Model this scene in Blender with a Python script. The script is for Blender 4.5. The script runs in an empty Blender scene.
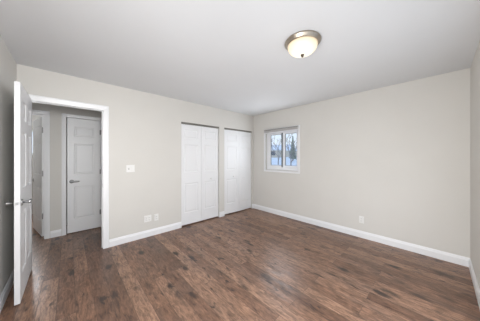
import bpy, bmesh, math, random
from mathutils import Vector, Matrix

S = bpy.context.scene
COL = S.collection
PI = math.pi

# ------------------------------------------------------------------ camera
F_PX = 185.07
cam_d = bpy.data.cameras.new('camera')
cam = bpy.data.objects.new('camera', cam_d)
COL.objects.link(cam)
cam_d.sensor_fit = 'HORIZONTAL'
cam_d.sensor_width = 36.0
cam_d.lens = 36.0 * F_PX / 480.0
cam_d.shift_y = (157.35 - 160.5) / 480.0
cam_d.clip_start = 0.02
cam_d.clip_end = 400
CAM = (-3.6034, -3.3660, 1.3445)
YAW = 0.8238
cam.location = CAM
cam.rotation_euler = (PI / 2, 0, YAW - PI / 2)
S.camera = cam

# ------------------------------------------------------------------ sky, lights, exposure
W = bpy.data.worlds.new('overcast_sky')
S.world = W
W.use_nodes = True
wn = W.node_tree
wn.nodes.clear()
wo = wn.nodes.new('ShaderNodeOutputWorld')
wb = wn.nodes.new('ShaderNodeBackground')
wr = wn.nodes.new('ShaderNodeValToRGB')
ws = wn.nodes.new('ShaderNodeSeparateXYZ')
wt = wn.nodes.new('ShaderNodeTexCoord')
wn.links.new(wt.outputs['Generated'], ws.inputs[0])
wn.links.new(ws.outputs['Z'], wr.inputs[0])
wr.color_ramp.elements[0].position = 0.0
wr.color_ramp.elements[0].color = (0.86, 0.92, 1.0, 1)
wr.color_ramp.elements[1].position = 0.45
wr.color_ramp.elements[1].color = (0.58, 0.74, 1.0, 1)
wn.links.new(wr.outputs[0], wb.inputs[0])
wb.inputs[1].default_value = 1.2
wn.links.new(wb.outputs[0], wo.inputs[0])


def area_light(name, loc, rot, sx, sy, power, col):
    d = bpy.data.lights.new(name, 'AREA')
    d.shape = 'RECTANGLE'
    d.size, d.size_y, d.energy, d.color = sx, sy, power, col
    o = bpy.data.objects.new(name, d)
    o.location, o.rotation_euler = loc, rot
    COL.objects.link(o)
    return o


# added fill behind the camera, set in a made-up south window
area_light('south_fill_light', (-2.45, -3.60, 0.66), (PI / 2, 0, 0), 2.80, 0.92, 18, (1.0, 0.996, 0.99))
area_light('south_upper_fill_light', (-3.60, -3.59, 1.78), (PI / 2 - 0.10, 0, 0), 0.6, 0.6, 12.5, (1.0, 0.995, 0.98)).data.spread = 1.45
# added fill from the west wall, at an invented window out of view
area_light('west_fill_light', (-4.03, -2.90, 0.65), (0, -PI / 2 + 0.15, 0), 0.9, 1.2, 46, (1.0, 0.996, 0.99))
area_light('west_upper_fill_light', (-4.02, -2.90, 1.30), (0, -PI / 2, 0), 0.9, 1.2, 10, (1.0, 0.996, 0.99)).data.spread = 2.1
# daylight through the small east window
area_light('east_window_daylight', (-0.05, -0.87, 1.50), (0, PI / 2, 0), 0.72, 0.72, 9, (0.92, 0.96, 1.0))
# daylight in the room beyond the hallway
area_light('far_room_daylight', (-4.2, 3.18, 1.70), (-PI / 2, 0, 0), 0.4, 0.6, 30, (0.95, 0.97, 1.0))
BOWL_STRENGTH = 0.70

vs = S.view_settings
vs.view_transform = 'Standard'
vs.look = 'None'
vs.exposure = 0.0
vs.gamma = 1.0
vs.use_curve_mapping = False


# ------------------------------------------------------------------ materials
def mat(name, col, rough=0.5, metal=0.0, noise=0.0, nscale=30, bump=0.0, bscale=200, spec=0.5):
    m = bpy.data.materials.new(name)
    m.use_nodes = True
    nt = m.node_tree
    b = nt.nodes['Principled BSDF']
    b.inputs['Base Color'].default_value = (*col, 1)
    b.inputs['Roughness'].default_value = rough
    b.inputs['Metallic'].default_value = metal
    b.inputs['Specular IOR Level'].default_value = spec
    tc = nt.nodes.new('ShaderNodeTexCoord')
    if noise:
        n = nt.nodes.new('ShaderNodeTexNoise')
        n.inputs['Scale'].default_value = nscale
        n.inputs['Detail'].default_value = 4
        nt.links.new(tc.outputs['Object'], n.inputs['Vector'])
        r = nt.nodes.new('ShaderNodeValToRGB')
        r.color_ramp.elements[0].color = (*[c * (1 - noise) for c in col], 1)
        r.color_ramp.elements[1].color = (*[min(1, c * (1 + noise)) for c in col], 1)
        r.color_ramp.elements[0].position = 0.3
        r.color_ramp.elements[1].position = 0.7
        nt.links.new(n.outputs['Fac'], r.inputs[0])
        nt.links.new(r.outputs[0], b.inputs['Base Color'])
    if bump:
        n2 = nt.nodes.new('ShaderNodeTexNoise')
        n2.inputs['Scale'].default_value = bscale
        n2.inputs['Detail'].default_value = 3
        nt.links.new(tc.outputs['Object'], n2.inputs['Vector'])
        bp = nt.nodes.new('ShaderNodeBump')
        bp.inputs['Strength'].default_value = bump
        bp.inputs['Distance'].default_value = 0.002
        nt.links.new(n2.outputs['Fac'], bp.inputs['Height'])
        nt.links.new(bp.outputs[0], b.inputs['Normal'])
    return m


M_WALL = mat('greige_wall_paint', (0.655, 0.638, 0.602), 0.75, noise=0.012, nscale=2.5, bump=0.06, spec=0.25)
M_CEIL = mat('white_ceiling_paint', (0.70, 0.715, 0.73), 0.85, noise=0.01, nscale=2, bump=0.08, spec=0.2)
M_TRIM = mat('white_semi_gloss_trim', (0.81, 0.815, 0.825), 0.35, noise=0.006, nscale=6)
M_DOOR = mat('white_door_paint', (0.79, 0.795, 0.805), 0.42, noise=0.006, nscale=6)
M_PLATE = mat('white_plastic_plate', (0.80, 0.795, 0.775), 0.35, noise=0.005, nscale=20)
M_SLOT = mat('dark_slot', (0.05, 0.045, 0.04), 0.6, noise=0.05)
M_NICKEL = mat('satin_nickel', (0.48, 0.48, 0.485), 0.28, 1.0, noise=0.04, nscale=80)
M_HINGE = mat('dark_nickel_hinge', (0.30, 0.30, 0.30), 0.4, 0.9, noise=0.05, nscale=80)
M_BRONZE = mat('brushed_bronze_nickel', (0.46, 0.40, 0.33), 0.33, 1.0, noise=0.08, nscale=60)
M_FINIAL = mat('dark_bronze', (0.10, 0.075, 0.05), 0.5, 0.3, noise=0.08, nscale=60)
M_TRACK = mat('grey_metal_track', (0.23, 0.22, 0.20), 0.45, 0.6, noise=0.05, nscale=40)
M_BLIND = mat('grey_shade_fabric', (0.78, 0.765, 0.755), 0.8, noise=0.06, nscale=90)
M_SHADE_RAIL = mat('taupe_shade_rail', (0.36, 0.34, 0.34), 0.6, noise=0.04, nscale=50)
M_VINYL = mat('white_vinyl', (0.84, 0.85, 0.87), 0.4, noise=0.006, nscale=10)
M_GASKET = mat('grey_gasket', (0.14, 0.155, 0.16), 0.6, noise=0.05, nscale=50)
M_SNOW = mat('snow', (0.80, 0.84, 0.92), 0.8, noise=0.06, nscale=0.4)
M_BARK = mat('grey_bark', (0.30, 0.28, 0.27), 0.9, noise=0.25, nscale=8)
M_NEEDLE = mat('evergreen_needles', (0.27, 0.32, 0.26), 0.8, noise=0.3, nscale=4)
M_SIDING = mat('cream_siding', (0.62, 0.56, 0.46), 0.8, noise=0.05, nscale=3)
M_DARKPANE = mat('house_window_glass', (0.10, 0.12, 0.15), 0.15, noise=0.1, nscale=3)


def floor_material():
    m = bpy.data.materials.new('scraped_hickory_planks')
    m.use_nodes = True
    nt = m.node_tree
    N, L = nt.nodes, nt.links
    b = N['Principled BSDF']
    tc = N.new('ShaderNodeTexCoord')
    sp = N.new('ShaderNodeSeparateXYZ')
    L.new(tc.outputs['Object'], sp.inputs[0])
    cb = N.new('ShaderNodeCombineXYZ')             # planks run along world y
    L.new(sp.outputs['Y'], cb.inputs['X'])
    L.new(sp.outputs['X'], cb.inputs['Y'])
    br = N.new('ShaderNodeTexBrick')
    br.offset = 0.37
    br.offset_frequency = 2
    br.inputs['Color1'].default_value = (0, 0, 0, 1)
    br.inputs['Color2'].default_value = (1, 1, 1, 1)
    br.inputs['Mortar'].default_value = (0.5, 0.5, 0.5, 1)
    br.inputs['Scale'].default_value = 1.0
    br.inputs['Mortar Size'].default_value = 0.0016
    br.inputs['Mortar Smooth'].default_value = 0.3
    br.inputs['Bias'].default_value = 0.0
    br.inputs['Brick Width'].default_value = 1.22
    br.inputs['Row Height'].default_value = 0.127
    L.new(cb.outputs[0], br.inputs['Vector'])
    rnd = N.new('ShaderNodeSeparateColor')
    L.new(br.outputs['Color'], rnd.inputs[0])
    # every plank gets its own slice of the grain
    shift = N.new('ShaderNodeMath'); shift.operation = 'MULTIPLY'; shift.inputs[1].default_value = 17.0
    L.new(rnd.outputs[0], shift.inputs[0])
    cz = N.new('ShaderNodeCombineXYZ')
    L.new(sp.outputs['X'], cz.inputs['X']); L.new(sp.outputs['Y'], cz.inputs['Y']); L.new(shift.outputs[0], cz.inputs['Z'])

    def noise(scale, sx, sy, detail=5, rough=0.6, dist=0.0):
        mp = N.new('ShaderNodeMapping')
        mp.inputs['Scale'].default_value = (sx, sy, 1)
        L.new(cz.outputs[0], mp.inputs['Vector'])
        n = N.new('ShaderNodeTexNoise')
        n.inputs['Scale'].default_value = scale
        n.inputs['Detail'].default_value = detail
        n.inputs['Roughness'].default_value = rough
        n.inputs['Distortion'].default_value = dist
        L.new(mp.outputs[0], n.inputs['Vector'])
        return n.outputs['Fac']

    def ramp(src, stops):
        r = N.new('ShaderNodeValToRGB')
        els = r.color_ramp.elements
        while len(els) < len(stops):
            els.new(0.5)
        for e, (p, c) in zip(els, stops):
            e.position = p
            e.color = (*c, 1)
        L.new(src, r.inputs[0])
        return r.outputs[0]

    def mix(a, c, fac, mode='MIX'):
        x = N.new('ShaderNodeMix'); x.data_type = 'RGBA'; x.blend_type = mode
        if isinstance(fac, float):
            x.inputs['Factor'].default_value = fac
        else:
            L.new(fac, x.inputs['Factor'])
        L.new(a, x.inputs['A']); L.new(c, x.inputs['B'])
        return x.outputs['Result']

    def g(v):
        return (v, v, v)

    tone = ramp(rnd.outputs[0], [(0.0, (0.158, 0.083, 0.052)), (0.5, (0.232, 0.126, 0.079)), (1.0, (0.312, 0.181, 0.117))])
    fine = ramp(noise(1.0, 60, 9, 6, 0.75, 0.8), [(0.34, g(0.34)), (0.5, g(1.0)), (0.66, g(1.6))])
    c = mix(tone, fine, 0.85, 'MULTIPLY')
    broad = ramp(noise(1.0, 13, 4.5, 5, 0.7, 1.6), [(0.34, g(0.62)), (0.5, g(1.0)), (0.66, g(1.25))])
    c = mix(c, broad, 0.9, 'MULTIPLY')
    grey = ramp(noise(1.0, 4, 1.2, 3), [(0.48, g(0)), (0.75, g(0.28))])
    gc = N.new('ShaderNodeRGB'); gc.outputs[0].default_value = (0.17, 0.135, 0.115, 1)
    c = mix(c, gc.outputs[0], grey)
    # dark knots and scraped streaks, stretched along the plank
    streak = ramp(noise(1.0, 14, 5.5, 3, 0.55, 0.7), [(0.62, g(0)), (0.71, g(0.85))])
    dk = N.new('ShaderNodeRGB'); dk.outputs[0].default_value = (0.034, 0.023, 0.018, 1)
    c = mix(c, dk.outputs[0], streak)
    mp = N.new('ShaderNodeMapping'); mp.inputs['Scale'].default_value = (6.0, 2.7, 1.0)
    L.new(cz.outputs[0], mp.inputs['Vector'])
    vo = N.new('ShaderNodeTexVoronoi'); vo.inputs['Scale'].default_value = 1.0
    L.new(mp.outputs[0], vo.inputs['Vector'])
    nz = N.new('ShaderNodeMath'); nz.operation = 'MULTIPLY_ADD'; nz.inputs[1].default_value = 0.34; nz.inputs[2].default_value = -0.17
    L.new(noise(1.0, 30, 12, 3), nz.inputs[0])
    ad = N.new('ShaderNodeMath'); ad.operation = 'ADD'
    L.new(vo.outputs['Distance'], ad.inputs[0]); L.new(nz.outputs[0], ad.inputs[1])
    knot = ramp(ad.outputs[0], [(0.12, g(0.95)), (0.27, g(0.0))])
    vs_ = N.new('ShaderNodeSeparateColor'); L.new(vo.outputs['Color'], vs_.inputs[0])
    kr = ramp(vs_.outputs[0], [(0.0, g(0.45)), (0.5, g(0.9)), (1.0, g(1.0))])
    km = N.new('ShaderNodeMath'); km.operation = 'MULTIPLY'
    L.new(knot, km.inputs[0]); L.new(kr, km.inputs[1])
    c = mix(c, dk.outputs[0], km.outputs[0])
    joint = N.new('ShaderNodeMath'); joint.operation = 'MULTIPLY'; joint.inputs[1].default_value = 0.75
    L.new(br.outputs['Fac'], joint.inputs[0])
    c = mix(c, dk.outputs[0], joint.outputs[0])
    L.new(c, b.inputs['Base Color'])
    b.inputs['Specular IOR Level'].default_value = 0.45
    ro = ramp(noise(1.0, 12, 2.5, 3), [(0.3, g(0.28)), (0.7, g(0.42))])
    L.new(ro, b.inputs['Roughness'])
    bp = N.new('ShaderNodeBump'); bp.inputs['Strength'].default_value = 0.35; bp.inputs['Distance'].default_value = 0.003
    hm = N.new('ShaderNodeMath'); hm.operation = 'MULTIPLY_ADD'; hm.inputs[1].default_value = -1.0
    L.new(br.outputs['Fac'], hm.inputs[0]); L.new(noise(1.0, 40, 4, 4), hm.inputs[2])
    L.new(hm.outputs[0], bp.inputs['Height'])
    L.new(bp.outputs[0], b.inputs['Normal'])
    return m


M_FLOOR = floor_material()


def glass_material():
    m = bpy.data.materials.new('window_glass')
    m.use_nodes = True
    nt = m.node_tree
    nt.nodes.remove(nt.nodes['Principled BSDF'])
    out = nt.nodes['Material Output']
    t = nt.nodes.new('ShaderNodeBsdfTransparent')
    t.inputs[0].default_value = (0.95, 0.97, 0.98, 1)
    gl = nt.nodes.new('ShaderNodeBsdfGlossy')
    gl.inputs['Roughness'].default_value = 0.02
    mx = nt.nodes.new('ShaderNodeMixShader')
    mx.inputs[0].default_value = 0.06
    nt.links.new(t.outputs[0], mx.inputs[1]); nt.links.new(gl.outputs[0], mx.inputs[2])
    nt.links.new(mx.outputs[0], out.inputs[0])
    return m


M_GLASS = glass_material()


def bowl_material():
    """lit frosted glass: hottest low in the bowl around the bulbs, creamier up at the rim"""
    m = bpy.data.materials.new('lit_frosted_glass')
    m.use_nodes = True
    nt = m.node_tree
    b = nt.nodes['Principled BSDF']
    tc = nt.nodes.new('ShaderNodeTexCoord')
    sp = nt.nodes.new('ShaderNodeSeparateXYZ')
    nt.links.new(tc.outputs['Object'], sp.inputs[0])
    mr = nt.nodes.new('ShaderNodeMapRange')
    mr.inputs['From Min'].default_value = -0.125
    mr.inputs['From Max'].default_value = -0.030
    nt.links.new(sp.outputs['Z'], mr.inputs['Value'])
    r = nt.nodes.new('ShaderNodeValToRGB')
    e = r.color_ramp.elements
    e[0].position = 0.0; e[0].color = (1.0, 0.95, 0.84, 1)
    e[1].position = 1.0; e[1].color = (0.42, 0.30, 0.14, 1)
    k = e.new(0.55); k.color = (0.80, 0.66, 0.40, 1)
    nt.links.new(mr.outputs[0], r.inputs[0])
    b.inputs['Base Color'].default_value = (0.60, 0.55, 0.45, 1)
    b.inputs['Roughness'].default_value = 0.35
    nt.links.new(r.outputs[0], b.inputs['Emission Color'])
    b.inputs['Emission Strength'].default_value = BOWL_STRENGTH
    return m


M_BOWL = bowl_material()


# ------------------------------------------------------------------ helpers
def tag(o, label=None, cat=None, group=None, kind=None):
    if label: o['label'] = label
    if cat: o['category'] = cat
    if group: o['group'] = group
    if kind: o['kind'] = kind
    return o


def empty(name, loc=(0, 0, 0), rz=0.0, parent=None):
    o = bpy.data.objects.new(name, None)
    o.location = loc
    o.rotation_euler = (0, 0, rz)
    o.empty_display_size = 0.1
    COL.objects.link(o)
    o.parent = parent
    return o


def build(name, bm, m, parent=None, loc=(0, 0, 0), rz=0.0, smooth=False, bevel=0.0):
    bmesh.ops.remove_doubles(bm, verts=bm.verts, dist=1e-5)
    bmesh.ops.recalc_face_normals(bm, faces=bm.faces)
    me = bpy.data.meshes.new(name)
    bm.to_mesh(me)
    bm.free()
    me.materials.append(m)
    if smooth:
        for p in me.polygons:
            p.use_smooth = True
    o = bpy.data.objects.new(name, me)
    o.location = loc
    o.rotation_euler = (0, 0, rz)
    COL.objects.link(o)
    o.parent = parent
    if bevel:
        md = o.modifiers.new('bevel', 'BEVEL')
        md.width = bevel
        md.segments = 2
        md.limit_method = 'ANGLE'
    return o


def box(bm, a, b):
    x0, y0, z0 = a
    x1, y1, z1 = b
    v = [bm.verts.new(p) for p in ((x0, y0, z0), (x1, y0, z0), (x1, y1, z0), (x0, y1, z0),
                                   (x0, y0, z1), (x1, y0, z1), (x1, y1, z1), (x0, y1, z1))]
    for f in ((0, 3, 2, 1), (4, 5, 6, 7), (0, 1, 5, 4), (1, 2, 6, 5), (2, 3, 7, 6), (3, 0, 4, 7)):
        bm.faces.new([v[i] for i in f])


def box_bm(*ab):
    bm = bmesh.new()
    for a, b in ab:
        box(bm, a, b)
    return bm


def lathe(bm, prof, seg=32, mtx=None):
    """prof: (radius, z) from one end to the other, spun about z"""
    rings = []
    for r, z in prof:
        if r < 1e-6:
            rings.append([bm.verts.new((0, 0, z))])
        else:
            rings.append([bm.verts.new((r * math.cos(2 * PI * i / seg), r * math.sin(2 * PI * i / seg), z)) for i in range(seg)])
    for A, B in zip(rings, rings[1:]):
        for i in range(seg):
            j = (i + 1) % seg
            if len(A) == 1 and len(B) == 1:
                continue
            if len(A) == 1:
                bm.faces.new((A[0], B[j], B[i]))
            elif len(B) == 1:
                bm.faces.new((A[i], A[j], B[0]))
            else:
                bm.faces.new((A[i], A[j], B[j], B[i]))
    if mtx is not None:
        vs_ = [v for ring in rings for v in ring]
        bmesh.ops.transform(bm, matrix=mtx, verts=vs_)


def tube(bm, p, q, r0, r1, seg=6):
    p, q = Vector(p), Vector(q)
    d = (q - p)
    m = Matrix.Translation(p) @ d.to_track_quat('Z', 'Y').to_matrix().to_4x4()
    lathe(bm, [(0, 0), (r0, 0), (r1, d.length), (0, d.length)], seg, m)


def prism(bm, prof, axis, a, b, origin, sign):
    """extrude a profile (depth out of the wall, z) along axis x or y; origin = wall plane, sign = side it sticks out to"""
    ends = []
    for t in (a, b):
        ring = []
        for d, z in prof:
            ring.append(bm.verts.new((t, origin + sign * d, z) if axis == 'x' else (origin + sign * d, t, z)))
        ends.append(ring)
    n = len(prof)
    for i in range(n):
        j = (i + 1) % n
        bm.faces.new((ends[0][i], ends[0][j], ends[1][j], ends[1][i]))
    bm.faces.new(ends[0][::-1])
    bm.faces.new(ends[1])


def wall(name, axis, f0, f1, u0, u1, z0, z1, holes, m, label):
    """slab with rectangular holes; axis = the direction it runs, f0..f1 its thickness"""
    us = sorted({u0, u1, *[h[0] for h in holes], *[h[1] for h in holes]})
    zs = sorted({z0, z1, *[h[2] for h in holes], *[h[3] for h in holes]})

    def solid(i, k):
        if i < 0 or k < 0 or i >= len(us) - 1 or k >= len(zs) - 1:
            return False
        cu, cz = (us[i] + us[i + 1]) / 2, (zs[k] + zs[k + 1]) / 2
        return not any(h[0] < cu < h[1] and h[2] < cz < h[3] for h in holes)
    bm = bmesh.new()

    def P(u, f, z):
        return bm.verts.new((u, f, z) if axis == 'x' else (f, u, z))
    for i in range(len(us) - 1):
        for k in range(len(zs) - 1):
            if not solid(i, k):
                continue
            a, b, c, d = us[i], us[i + 1], zs[k], zs[k + 1]
            for f in (f0, f1):
                bm.faces.new((P(a, f, c), P(b, f, c), P(b, f, d), P(a, f, d)))
            if not solid(i - 1, k): bm.faces.new((P(a, f0, c), P(a, f1, c), P(a, f1, d), P(a, f0, d)))
            if not solid(i + 1, k): bm.faces.new((P(b, f0, c), P(b, f1, c), P(b, f1, d), P(b, f0, d)))
            if not solid(i, k - 1): bm.faces.new((P(a, f0, c), P(b, f0, c), P(b, f1, c), P(a, f1, c)))
            if not solid(i, k + 1): bm.faces.new((P(a, f0, d), P(b, f0, d), P(b, f1, d), P(a, f1, d)))
    return tag(build(name, bm, m), label, 'wall', kind='structure')


BASE_PROF = [(0, 0), (0.014, 0), (0.014, 0.078), (0.012, 0.084), (0.0095, 0.088), (0.008, 0.098), (0.004, 0.109), (0.0025, 0.112), (0, 0.112)]


def baseboard(name, axis, a, b, plane, sign, label):
    bm = bmesh.new()
    prism(bm, BASE_PROF, axis, a, b, plane, sign)
    return tag(build(name, bm, M_TRIM), label, 'baseboard', kind='structure')


def casing(name, axis, plane, sign, u0, u1, ztop, w, label, m=None, lw=None):
    """door casing round an opening u0..u1: two legs and a head, stepped profile, mitred look"""
    bm = bmesh.new()
    lw = w if lw is None else lw
    prof = [(0.0, 0.010), (0.25, 0.012), (0.62, 0.016), (0.80, 0.018), (1.0, 0.015)]  # (across, out)

    def P(u, d, z):
        return bm.verts.new((u, plane + sign * d, z) if axis == 'x' else (plane + sign * d, u, z))
    # the profile is swept round leg - head - leg with mitred corners
    rings = []
    for (c, z, kx, kz) in ((u0, 0.0, -1, 0), (u0, ztop, -1, 1), (u1, ztop, 1, 1), (u1, 0.0, 1, 0)):
        ww = lw if kx < 0 else w
        ring = [P(c, 0.0, z)]
        for t, d in prof:
            ring.append(P(c + kx * t * ww, d, z + kz * t * w))
        ring.append(P(c + kx * ww, 0.0, z + kz * w))
        rings.append(ring)
    for A, B in zip(rings, rings[1:]):
        n = len(A)
        for i in range(n):
            j = (i + 1) % n
            bm.faces.new((A[i], A[j], B[j], B[i]))
    bm.faces.new(rings[0]); bm.faces.new(rings[-1][::-1])
    return tag(build(name, bm, m or M_TRIM), label, 'door trim', kind='structure')


def panel_leaf_bm(w, h, t, cols, rows, deep=0.009):
    """raised-panel door leaf: x 0..w, y -t/2..t/2, z 0..h; cols / rows = panel spans"""
    xs = sorted({0, w, *[v for c in cols for v in c]})
    zs = sorted({0, h, *[v for r in rows for v in r]})
    bm = bmesh.new()
    steps = [(0.0, 0.0), (0.010, deep), (0.020, deep), (0.038, deep * 0.2)]

    def q(a):
        bm.faces.new([bm.verts.new(p) for p in a])
    for s in (-1, 1):
        y = s * t / 2
        for i in range(len(xs) - 1):
            for k in range(len(zs) - 1):
                a, b, c, d = xs[i], xs[i + 1], zs[k], zs[k + 1]
                if (a, b) in cols and (c, d) in rows:
                    loops = []
                    for ins, dep in steps:
                        yy = y - s * dep
                        loops.append([(a + ins, yy, c + ins), (b - ins, yy, c + ins), (b - ins, yy, d - ins), (a + ins, yy, d - ins)])
                    for A, B in zip(loops, loops[1:]):
                        for n in range(4):
                            mth = (n + 1) % 4
                            q((A[n], A[mth], B[mth], B[n]))
                    q(loops[-1])
                else:
                    q(((a, y, c), (b, y, c), (b, y, d), (a, y, d)))
    h2 = t / 2
    for i in range(len(xs) - 1):
        for z in (0, h):
            q(((xs[i], -h2, z), (xs[i + 1], -h2, z), (xs[i + 1], h2, z), (xs[i], h2, z)))
    for k in range(len(zs) - 1):
        for x in (0, w):
            q(((x, -h2, zs[k]), (x, h2, zs[k]), (x, h2, zs[k + 1]), (x, -h2, zs[k + 1])))
    return bm


ROWS = [(0.235, 0.815), (1.030, 1.580), (1.700, 1.880)]


def lever(parent, x, y, z, side, direction, m=M_NICKEL):
    """lever handle on a leaf: rose, neck and lever; side = which face (+1 / -1 along local y)"""
    h = empty('handle', (x, y, z), 0, parent)
    tag(h, 'metal lever handle')
    rot = Matrix.Rotation(-side * PI / 2, 4, 'X')
    bm = bmesh.new()
    lathe(bm, [(0, 0), (0.032, 0), (0.032, 0.004), (0.028, 0.009), (0.014, 0.011), (0, 0.011)], 24, rot)
    build('rose', bm, m, h, smooth=True)
    bm = bmesh.new()
    lathe(bm, [(0, 0.010), (0.011, 0.010), (0.0105, 0.040), (0.014, 0.046), (0.014, 0.056), (0.011, 0.060), (0, 0.060)], 16, rot)
    # the grip: a soft tapering bar
    rings = []
    for u, hh, dd, yy in ((-0.014, 0.009, 0.007, 0.051), (-0.008, 0.015, 0.010, 0.051), (0.03, 0.015, 0.010, 0.052), (0.07, 0.013, 0.009, 0.054), (0.096, 0.011, 0.008, 0.052), (0.104, 0.006, 0.005, 0.050)):
        ring = []
        for i in range(10):
            a = 2 * PI * i / 10
            ring.append(bm.verts.new((direction * u, side * (yy + dd * math.cos(a)), hh * math.sin(a))))
        rings.append(ring)
    for A, B in zip(rings, rings[1:]):
        for i in range(10):
            j = (i + 1) % 10
            bm.faces.new((A[i], A[j], B[j], B[i]))
    bm.faces.new(rings[0]); bm.faces.new(rings[-1])
    build('lever', bm, m, h, smooth=True)
    return h


def hinge(parent, x, y, z, leafdir=(1, 0)):
    bm = bmesh.new()
    lathe(bm, [(0, -0.047), (0.004, -0.047), (0.0065, -0.044), (0.0065, 0.044), (0.004, 0.047), (0, 0.047)], 12, Matrix.Translation((0, 0, 0)))
    box(bm, (0.0 if leafdir[0] > 0 else -0.02, -0.0012, -0.044), (0.02 if leafdir[0] > 0 else 0.0, 0.0012, 0.044))
    return tag(build('hinge', bm, M_HINGE, parent, (x, y, z)), 'dark metal hinge')


# ------------------------------------------------------------------ room shell
XW, YS, H, T = -4.050, -3.619, 2.44, 0.115
HALL_N = 1.050              # far side of the hallway
D0, D1, DT = -3.970, -3.232, 2.040       # bedroom doorway
C1 = (-2.020, -1.122, 0.0, 2.030)        # closet openings
C2 = (-0.978, -0.062, 0.0, 2.030)
WN = (-1.318, -0.410, 1.045, 1.985)      # east window: y range, z range
WS = (-3.92, -1.02, 0.17, 2.08)        # added south window (unseen, behind the camera): x range, z range
WW = (-3.53, -2.27, 0.17, 1.80)        # added west window (unseen, behind the camera): y range, z range
HD = (-3.634, -3.146, 0.0, 2.045)        # hall cupboard door
LD = (-4.660, -3.896, 0.0, 2.045)        # doorway to the far room
XE, YF = -5.30, 3.20                     # west end of hall / far room, north end of far room

bm = box_bm(((XE - 0.2, YS - T, -0.12), (0.15, YF + T, 0.0)))
tag(build('floor', bm, M_FLOOR), 'brown scraped hickory plank floor', 'floor', kind='structure')
bm = box_bm(((XE - 0.2, YS - T, H), (0.15, YF + T, H + 0.12)))
tag(build('ceiling', bm, M_CEIL), 'plain white painted ceiling with the flush light', 'ceiling', kind='structure')

wall('wall_north', 'x', 0.0, T, XE, 0.0, 0.0, H,
     [(D0 - 0.012, D1 + 0.012, 0.0, DT + 0.012), C1, C2], M_WALL, 'greige wall with the hallway doorway and two closets')
wall('wall_east', 'y', 0.0, 0.15, YS - T, YF + T, 0.0, H, [WN], M_WALL, 'greige wall with the small slider window')
wall('wall_west', 'y', XW - T, XW, YS, 0.0, 0.0, H, [WW], M_WALL, 'shaded greige wall behind the open white door')
wall('wall_south', 'x', YS - T, YS, XW - T, 0.0, 0.0, H, [WS], M_WALL, 'greige wall at the right edge beside the camera')
wall('wall_hall_north', 'x', HALL_N, HALL_N + T, XE, -2.20, 0.0, H,
     [(LD[0] - 0.012, LD[1] + 0.012, 0.0, LD[3] + 0.012), (HD[0] - 0.012, HD[1] + 0.012, 0.0, HD[3] + 0.012)], M_WALL,
     'hallway wall with the narrow white cupboard door')
wall('wall_hall_west', 'y', XE - T, XE, 0.0, YF, 0.0, H, [], M_WALL, 'end wall of the hallway behind the open door')
wall('wall_hall_east', 'y', -2.20, -2.20 + 0.08, T, HALL_N + T, 0.0, H, [], M_WALL, 'end wall of the hallway beside the closet')
wall('wall_closet_back', 'x', 0.74, 0.80, -2.12, 0.0, 0.0, H, [], M_WALL, 'back wall of the closets behind the bifold doors')
bm = bmesh.new()
y_ = HALL_N + T
box(bm, (-3.74, y_, 0.0), (-3.70, 1.70, H)); box(bm, (-3.06, y_, 0.0), (-3.02, 1.70, H)); box(bm, (-3.74, 1.70, 0.0), (-3.02, 1.74, H))
tag(build('wall_cupboard', bm, M_WALL), 'inside walls of the hallway cupboard', 'wall', kind='structure')
FW = (-4.42, -3.98, 1.40, 2.00)          # window of the far room
wall('wall_far_room_north', 'x', YF, YF + T, XE, -2.6, 0.0, H, [FW], M_WALL, 'far wall seen through the second doorway')
wall('wall_far_room_east', 'y', -2.9, -2.8, HALL_N + T, YF, 0.0, H, [], M_WALL, 'side wall of the room beyond the hallway')

# baseboards
CW = 0.068
baseboard('baseboard_north', 'x', D1 + CW + 0.004, C1[0], 0.0, -1, 'white baseboard between the doorway and the left closet')
baseboard('baseboard_closets', 'x', C1[1], C2[0], 0.0, -1, 'short white baseboard between the two closets')
baseboard('baseboard_corner', 'x', C2[1], 0.0, 0.0, -1, 'tiny white baseboard stub right of the right closet')
baseboard('baseboard_east', 'y', YS, -0.014, 0.0, -1, 'long white baseboard under the small window')
baseboard('baseboard_south', 'x', XW + 0.014, -0.014, YS, 1, 'white baseboard at the bottom right edge')
baseboard('baseboard_west', 'y', YS + 0.0, -0.019, XW, 1, 'white baseboard behind the open door')
baseboard('baseboard_hall_north', 'x', LD[1] + 0.068, HD[0] - 0.062, HALL_N, -1, 'white baseboard between the two hallway doors')
baseboard('baseboard_hall_south', 'x', D1 + 0.09, -2.20, T, 1, 'white baseboard on the hallway side of the doorway wall')

# door casings and jambs
casing('trim_1', 'x', 0.0, -1, D0, D1, DT - 0.004, CW, 'white casing round the open bedroom doorway')
casing('trim_2', 'x', T, 1, D0, D1, DT, CW, 'white casing on the hallway side of the bedroom doorway')
casing('trim_3', 'x', HALL_N, -1, HD[0], HD[1], HD[3], 0.058, 'white casing round the narrow hallway cupboard door')
casing('trim_4', 'x', HALL_N, -1, LD[0], LD[1], LD[3], 0.062, 'white casing of the doorway to the far room')


def jamb(name, u0, u1, zt, f0, f1, stop_at, label, left_stop=True):
    bm = box_bm(((u0 - 0.012, f0, 0), (u0, f1, zt + 0.012)), ((u1, f0, 0), (u1 + 0.012, f1, zt + 0.012)), ((u0, f0, zt), (u1, f1, zt + 0.012)))
    s0, s1 = stop_at
    if left_stop:
        box(bm, (u0, s0, 0), (u0 + 0.010, s1, zt))
    box(bm, (u1 - 0.010, s0, 0), (u1, s1, zt)); box(bm, (u0 + 0.010, s0, zt - 0.010), (u1 - 0.010, s1, zt))
    return tag(build(name, bm, M_TRIM), label, 'door jamb', kind='structure')


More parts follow.
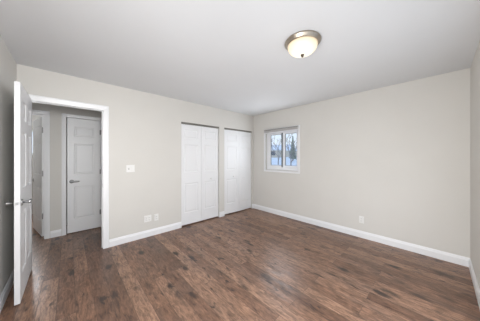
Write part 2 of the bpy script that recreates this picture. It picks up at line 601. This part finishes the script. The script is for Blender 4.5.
j1 = jamb('trim_5', D0, D1, DT, 0.0, T, (0.045, 0.075), 'white jamb lining the open bedroom doorway')
jamb('trim_6', HD[0], HD[1], HD[3], HALL_N, HALL_N + T, (HALL_N + 0.048, HALL_N + 0.08), 'white jamb round the narrow hallway cupboard door', False)
jamb('trim_7', LD[0], LD[1], LD[3], HALL_N, HALL_N + T, (HALL_N + 0.045, HALL_N + 0.07), 'white jamb of the doorway to the far room')
bm = box_bm(((D1 - 0.0015, 0.006, 0.895), (D1 + 0.001, 0.036, 0.955)))
build('strike_plate', bm, M_NICKEL, j1)

# ------------------------------------------------------------------ doors
# bedroom door, swung a quarter turn into the room
LW, LH = 0.742, 2.022
door = empty('door_1', (-3.9455, -0.022, 0.010), -PI / 2)
tag(door, 'open white six-panel bedroom door at the left edge, seen nearly edge-on', 'door', kind='structure')
cols2 = [(0.115, 0.321), (0.421, 0.627)]
build('leaf', panel_leaf_bm(LW, LH, 0.036, cols2, ROWS), M_DOOR, door)
lever(door, LW - 0.062, 0.018, 0.914, 1, -1)
lever(door, LW - 0.062, -0.018, 0.914, -1, -1)
lp = build('latch_plate', box_bm(((LW - 0.0005, -0.0115, 0.870), (LW + 0.0015, 0.0115, 0.940))), M_TRIM, door)
build('latch_bolt', box_bm(((LW, -0.0095, 0.903), (LW + 0.010, 0.0095, 0.925))), M_NICKEL, lp, bevel=0.002)
for z in (0.22, 1.02, 1.80):
    hinge(door, 0.0, -0.0195, z)

# narrow cupboard door in the hallway
d2 = empty('door_2', (HD[0] + 0.013, HALL_N + 0.026, 0.012), 0)
tag(d2, 'closed narrow white three-panel cupboard door across the hallway', 'door', kind='structure')
w2 = HD[1] - HD[0] - 0.017
build('leaf', panel_leaf_bm(w2, 2.026, 0.035, [(0.090, w2 - 0.098)], ROWS), M_DOOR, d2)
lever(d2, 0.058, -0.0175, 0.905, -1, 1, M_HINGE)
for z in (0.29, 1.06, 1.81):
    hinge(d2, w2 + 0.001, -0.022, z, (-1, 0))

# door of the far room, standing open behind its doorway
d3 = empty('door_3', (LD[1] - 0.022, HALL_N + T + 0.022, 0.012), PI / 2 + math.radians(13.0))
tag(d3, 'white panel door of the far room standing open beyond the hallway', 'door', kind='structure')
build('leaf', panel_leaf_bm(0.745, 2.022, 0.035, cols2, ROWS), M_DOOR, d3)
lever(d3, 0.683, 0.0175, 0.905, 1, -1)
lever(d3, 0.683, -0.0175, 0.905, -1, -1)
for z in (0.34, 1.06, 1.79):
    hinge(d3, -0.012, 0.010, z)


# bifold closet doors
def bifold(name, op, fold, knob_leaf, knob_dx, label):
    u0, u1 = op[0] + 0.008, op[1] - 0.006
    half = (u1 - u0) / 2
    root = empty(name, ((u0 + u1) / 2, 0.040, 0.022))
    tag(root, label, 'closet door', kind='structure')
    w = math.hypot(half, fold) - 0.002
    a = math.atan2(fold, half)
    leafs = []
    for s in (-1, 1):
        x0 = -half if s < 0 else half
        leaf = build('leaf', panel_leaf_bm(w, 1.970, 0.030, [(0.070, w - 0.070)], [(r0 - 0.005, r1 - 0.005) for r0, r1 in ROWS], 0.006), M_DOOR, root,
                     (x0, 0, 0), -a if s < 0 else PI + a)
        leafs.append(leaf)
    leaf = leafs[knob_leaf]
    bm = bmesh.new()
    side = -1 if knob_leaf == 0 else 1
    lathe(bm, [(0, 0), (0.009, 0), (0.007, 0.010), (0.015, 0.018), (0.017, 0.024), (0.013, 0.031), (0, 0.033)], 20, Matrix.Rotation(-side * PI / 2, 4, 'X'))
    kx = knob_dx if knob_leaf == 0 else w - knob_dx
    build('knob', bm, M_PLATE, leaf, (kx, side * 0.015, 0.865), smooth=True)
    return root


bifold('door_4', C1, 0.004, 1, 0.235, 'left white bifold closet door, nearer the light switch')
bifold('door_5', C2, 0.024, 0, 0.27, 'right white bifold closet door, beside the room corner')
for op, lab in ((C1, 'dark metal track above the left bifold closet door'), (C2, 'dark metal track above the right bifold closet door')):
    bm = bmesh.new()
    prism(bm, [(0.006, 1.996), (0.006, 2.030), (0.060, 2.030), (0.060, 1.996), (0.058, 1.996), (0.058, 2.027), (0.008, 2.027), (0.008, 1.996)], 'x', op[0] + 0.001, op[1] - 0.001, 0.0, 1)
    tag(build('closet_track', bm, M_TRACK), lab, 'door track', 'closet door tracks')

# ------------------------------------------------------------------ east window
y0, y1, z0, z1 = WN
win = empty('window_1', (0.0, (y0 + y1) / 2, z0))
tag(win, 'small white sliding window with a winter view', 'window', kind='structure')
oy, oz = -(y0 + y1) / 2, -z0


def fr(a, b, c, d, w, x0, x1):
    """rectangular frame y a..b, z c..d of width w"""
    L_ = [((x0, a, c), (x1, a + w, d)), ((x0, b - w, c), (x1, b, d)), ((x0, a + w, c), (x1, b - w, c + w)), ((x0, a + w, d - w), (x1, b - w, d))]
    return [((p[0], p[1] + oy, p[2] + oz), (q[0], q[1] + oy, q[2] + oz)) for p, q in L_]


build('casing', box_bm(*fr(y0 - 0.034, y1 + 0.040, z0 - 0.050, z1 + 0.045, 0.0435, -0.016, 0.0)), M_TRIM, win, bevel=0.002)
build('window_frame', box_bm(*fr(y0, y1, z0, z1, 0.066, 0.062, 0.145)), M_VINYL, win, bevel=0.002)
ym = -0.855
for nm, a, b, x0 in (('sash', ym - 0.022, y1 - 0.066, 0.070), ('sash', y0 + 0.060, ym - 0.018, 0.100)):
    sh = build(nm, box_bm(*fr(a, b, z0 + 0.066, z1 - 0.050, 0.042, x0, x0 + 0.028)), M_VINYL, win, bevel=0.0015)
    build('gasket', box_bm(*fr(a + 0.040, b - 0.040, z0 + 0.106, z1 - 0.090, 0.008, x0 + 0.006, x0 + 0.021)), M_GASKET, sh)
    build('pane', box_bm(((x0 + 0.012, a + 0.047 + oy, z0 + 0.113 + oz), (x0 + 0.016, b - 0.047 + oy, z1 - 0.097 + oz))), M_GLASS, sh)
build('interlock', box_bm(((0.063, ym - 0.018 + oy, 0.066), (0.0695, ym + 0.016 + oy, z1 - z0 - 0.066))), M_GASKET, win)

# shade pulled up at the top of the window
sh = empty('window_shade', (-0.030, (y0 + y1) / 2, 1.93))
tag(sh, 'grey fabric shade pulled fully up at the top of the small window', 'window shade')
hw = (y1 - y0) / 2 + 0.010
build('head_rail', box_bm(((-0.027, -hw, 0.074), (0.012, hw, 0.083))), M_SHADE_RAIL, sh, bevel=0.003)
bm = bmesh.new()
for k in range(6):
    zz = 0.012 + k * 0.010
    prism(bm, [(-0.020, zz + 0.005), (0.0, zz), (0.020, zz + 0.005), (0.0, zz + 0.010)], 'y', -hw + 0.006, hw - 0.006, -0.007, 1)
build('fabric', bm, M_BLIND, sh)
build('bottom_rail', box_bm(((-0.024, -hw + 0.004, -0.004), (0.010, hw - 0.004, 0.012))), M_VINYL, sh, bevel=0.003)

# unseen south window, added as a setting for the south fill lights
s0, s1, sz0, sz1 = WS
w2o = empty('added_window_2', ((s0 + s1) / 2, YS, sz0))
tag(w2o, 'unseen white window added behind the camera to hold fill light', 'window', kind='structure')
hwid, hh = (s1 - s0) / 2, sz1 - sz0
bm = box_bm(((-hwid, -0.10, 0), (-hwid + 0.05, -0.04, hh)), ((hwid - 0.05, -0.10, 0), (hwid, -0.04, hh)), ((-hwid + 0.05, -0.10, 0), (hwid - 0.05, -0.04, 0.05)),
            ((-hwid + 0.05, -0.10, hh - 0.05), (hwid - 0.05, -0.04, hh)), ((-0.03, -0.10, 0.05), (0.03, -0.04, hh - 0.05)))
build('window_frame', bm, M_VINYL, w2o)
for a, b in ((-hwid + 0.05, -0.03), (0.03, hwid - 0.05)):
    build('pane', box_bm(((a, -0.072, 0.05), (b, -0.068, hh - 0.05))), M_GLASS, w2o)

# unseen west window, added to carry the west fill lights
a0, a1, wz0, wz1 = WW
w4 = empty('added_window_4', (XW, (a0 + a1) / 2, wz0))
tag(w4, 'unseen white window added on the left wall for fill light', 'window', kind='structure')
hy, hz = (a1 - a0) / 2, wz1 - wz0
bm = box_bm(((-0.10, -hy, 0), (-0.04, -hy + 0.05, hz)), ((-0.10, hy - 0.05, 0), (-0.04, hy, hz)),
            ((-0.10, -hy + 0.05, 0), (-0.04, hy - 0.05, 0.05)), ((-0.10, -hy + 0.05, hz - 0.05), (-0.04, hy - 0.05, hz)))
build('window_frame', bm, M_VINYL, w4)
build('pane', box_bm(((-0.072, -hy + 0.05, 0.05), (-0.068, hy - 0.05, hz - 0.05))), M_GLASS, w4)

# far room window
f0, f1, fz0, fz1 = FW
w3 = empty('window_3', ((f0 + f1) / 2, YF, fz0))
tag(w3, 'bright window glimpsed past the open door through the hallway', 'window', kind='structure')
hw3, hh3 = (f1 - f0) / 2, fz1 - fz0
bm = box_bm(((-hw3, 0.03, 0), (-hw3 + 0.04, 0.09, hh3)), ((hw3 - 0.04, 0.03, 0), (hw3, 0.09, hh3)), ((-hw3 + 0.04, 0.03, 0), (hw3 - 0.04, 0.09, 0.04)),
            ((-hw3 + 0.04, 0.03, hh3 - 0.04), (hw3 - 0.04, 0.09, hh3)))
build('window_frame', bm, M_VINYL, w3)
build('pane', box_bm(((-hw3 + 0.04, 0.058, 0.04), (hw3 - 0.04, 0.062, hh3 - 0.04))), M_GLASS, w3)

# ------------------------------------------------------------------ ceiling light
lt = empty('ceiling_light', (-1.985, -2.485, H))
tag(lt, 'round flush ceiling light with lit frosted bowl and bronze ring', 'ceiling light')
bm = bmesh.new()
lathe(bm, [(0, 0), (0.148, 0), (0.160, -0.004), (0.165, -0.012), (0.163, -0.020), (0.154, -0.025), (0.151, -0.033), (0.146, -0.040), (0.138, -0.043), (0.134, -0.040), (0.134, -0.030), (0, -0.030)], 64)
build('base_ring', bm, M_BRONZE, lt, smooth=True)
bm = bmesh.new()
prof = [(0.1335, -0.031), (0.1335, -0.046)]
for i in range(1, 15):
    a = PI / 2 * i / 14
    prof.append((0.1335 * math.cos(a) ** 0.85 if i < 14 else 0.0, -0.046 - 0.082 * math.sin(a)))
lathe(bm, prof, 64)
build('glass_bowl', bm, M_BOWL, lt, smooth=True)
bm = bmesh.new()
lathe(bm, [(0, -0.122), (0.014, -0.1245), (0.017, -0.130), (0.014, -0.134), (0.009, -0.137), (0.012, -0.142), (0.010, -0.149), (0, -0.152)], 20)
build('finial', bm, M_FINIAL, lt, smooth=True)


# ------------------------------------------------------------------ wall plates
def plate(root, w, h):
    bm = bmesh.new()
    prism(bm, [(0, -h / 2), (0.003, -h / 2), (0.006, -h / 2 + 0.005), (0.006, h / 2 - 0.005), (0.003, h / 2), (0, h / 2)], 'x', -w / 2, w / 2, 0, -1)
    return build('plate', bm, M_PLATE, root, bevel=0.001)


def receptacle(root, x):
    """one duplex receptacle: face with two outlets of slots and a ground hole"""
    bm = box_bm(((x - 0.0165, -0.0085, -0.034), (x + 0.0165, -0.005, 0.034)))
    r = build('receptacle', bm, M_PLATE, root, bevel=0.001)
    bm = bmesh.new()
    for zc in (-0.0185, 0.0185):
        for dx in (-0.0065, 0.0065):
            box(bm, (x + dx - 0.0011, -0.0090, zc - 0.002), (x + dx + 0.0011, -0.0083, zc + 0.007))
        lathe(bm, [(0, 0), (0.0024, 0), (0.0024, 0.0007), (0, 0.0007)], 10, Matrix.Translation((x, -0.0083, zc - 0.0085)) @ Matrix.Rotation(PI / 2, 4, 'X'))
    build('slots', bm, M_SLOT, r)


sw = empty('light_switch', (-2.877, 0, 1.163))
tag(sw, 'white double switch plate between the doorway and left closet', 'light switch')
plate(sw, 0.118, 0.116)
bm = box_bm(((-0.0285, -0.0075, -0.0125), (-0.0185, -0.0055, 0.0125)))
t_ = build('toggle_slot', bm, M_SLOT, sw)
bm = bmesh.new()
prism(bm, [(0.006, -0.004), (0.017, 0.004), (0.016, 0.009), (0.006, 0.006)], 'x', -0.0270, -0.0200, 0, -1)
build('toggle', bm, M_PLATE, sw)
build('rocker', box_bm(((0.0065, -0.0105, -0.033), (0.0395, -0.0055, 0.033))), M_PLATE, sw, bevel=0.0015)

o1 = empty('wall_outlet', (-2.619, 0, 0.305))
tag(o1, 'wide white double outlet plate low on the wall under the switch', 'outlet', 'wall outlets')
plate(o1, 0.116, 0.110)
for x in (-0.023, 0.023):
    receptacle(o1, x)
o2 = empty('wall_outlet', (-2.480, 0, 0.297))
tag(o2, 'narrow upright white outlet plate just right of the wide one', 'outlet', 'wall outlets')
plate(o2, 0.070, 0.115)
receptacle(o2, 0)
o3 = empty('wall_outlet', (0, -2.474, 0.300), -PI / 2)
tag(o3, 'single white outlet low on the window wall', 'outlet', 'wall outlets')
plate(o3, 0.070, 0.115)
receptacle(o3, 0)

# ------------------------------------------------------------------ outside
GZ = -0.55
bm = bmesh.new()
n = 24
grid = [[bm.verts.new((0.6 + 110 * i / n, -60 + 150 * j / n, GZ + 0.058 * 110 * i / n + 0.25 * math.sin(i * 1.3 + j * 0.7) * math.sin(j * 0.9))) for j in range(n + 1)] for i in range(n + 1)]
for i in range(n):
    for j in range(n):
        bm.faces.new((grid[i][j], grid[i + 1][j], grid[i + 1][j + 1], grid[i][j + 1]))
tag(build('snowy_ground', bm, M_SNOW, smooth=True), 'snow covered ground outside the small window', 'ground', kind='structure')

hs = empty('house', (34, 25.6, 0.9))
tag(hs, 'cream neighbouring house with snowy roof seen through the window', 'house')
build('walls', box_bm(((-4, -5.0, 0), (4, 6, 2.1))), M_SIDING, hs)
bm = bmesh.new()
prism(bm, [(-4.5, 2.0), (4.5, 2.0), (4.5, 2.2), (0, 3.5), (-4.5, 2.2)], 'y', -5.4, 6.4, 0, 1)
build('roof', bm, M_SNOW, hs)
for yy in (-3.6, 0.0, 3.2):
    build('window', box_bm(((-4.03, yy - 0.6, 0.9), (-3.98, yy + 0.6, 1.8))), M_DARKPANE, hs)


def bare_tree(x, y, h, seed, label, lean=0.0):
    random.seed(seed)
    bm = bmesh.new()

    def grow(p, d, ln, r, depth):
        q = p + d * ln
        tube(bm, p, q, r, r * 0.66, 5)
        if depth == 0:
            return
        for _ in range(3 if depth > 1 else 4):
            nd = (d + Vector((random.uniform(-.8, .8), random.uniform(-.8, .8), random.uniform(-.1, .5)))).normalized()
            grow(p + d * ln * random.uniform(0.55, 1.0), nd, ln * random.uniform(0.55, 0.78), r * 0.55, depth - 1)
    grow(Vector((0, 0, 0)), Vector((lean, 0, 1)).normalized(), h * 0.34, 0.085, 4)
    tag(build('bare_tree', bm, M_BARK, None, (x, y, GZ - 0.3)), label, 'tree', 'bare trees outside the window')


bare_tree(17.5, 11.7, 7.5, 4, 'bare tree behind the left window pane')
bare_tree(14.0, 7.55, 6.5, 9, 'bare tree behind the right window pane')

ev = empty('evergreen', (24.0, 13.4, GZ + 1.3))
tag(ev, 'dull green evergreen behind the right window pane', 'tree')
bm = bmesh.new(); tube(bm, (0, 0, 0), (0, 0, 3.2), 0.12, 0.03, 8)
build('trunk', bm, M_BARK, ev)
random.seed(3)
bm = bmesh.new()
for k in range(420):
    zz = random.uniform(0.4, 4.2)
    rr = (4.4 - zz) / 4.0 * 0.75
    a = random.uniform(0, 2 * PI)
    p = Vector((0.2 * rr * math.cos(a), 0.2 * rr * math.sin(a), zz))
    q = Vector((rr * math.cos(a), rr * math.sin(a), zz - 0.15 + random.uniform(-.15, .25)))
    tube(bm, p, q, 0.09, 0.01, 4)
build('foliage', bm, M_NEEDLE, ev)
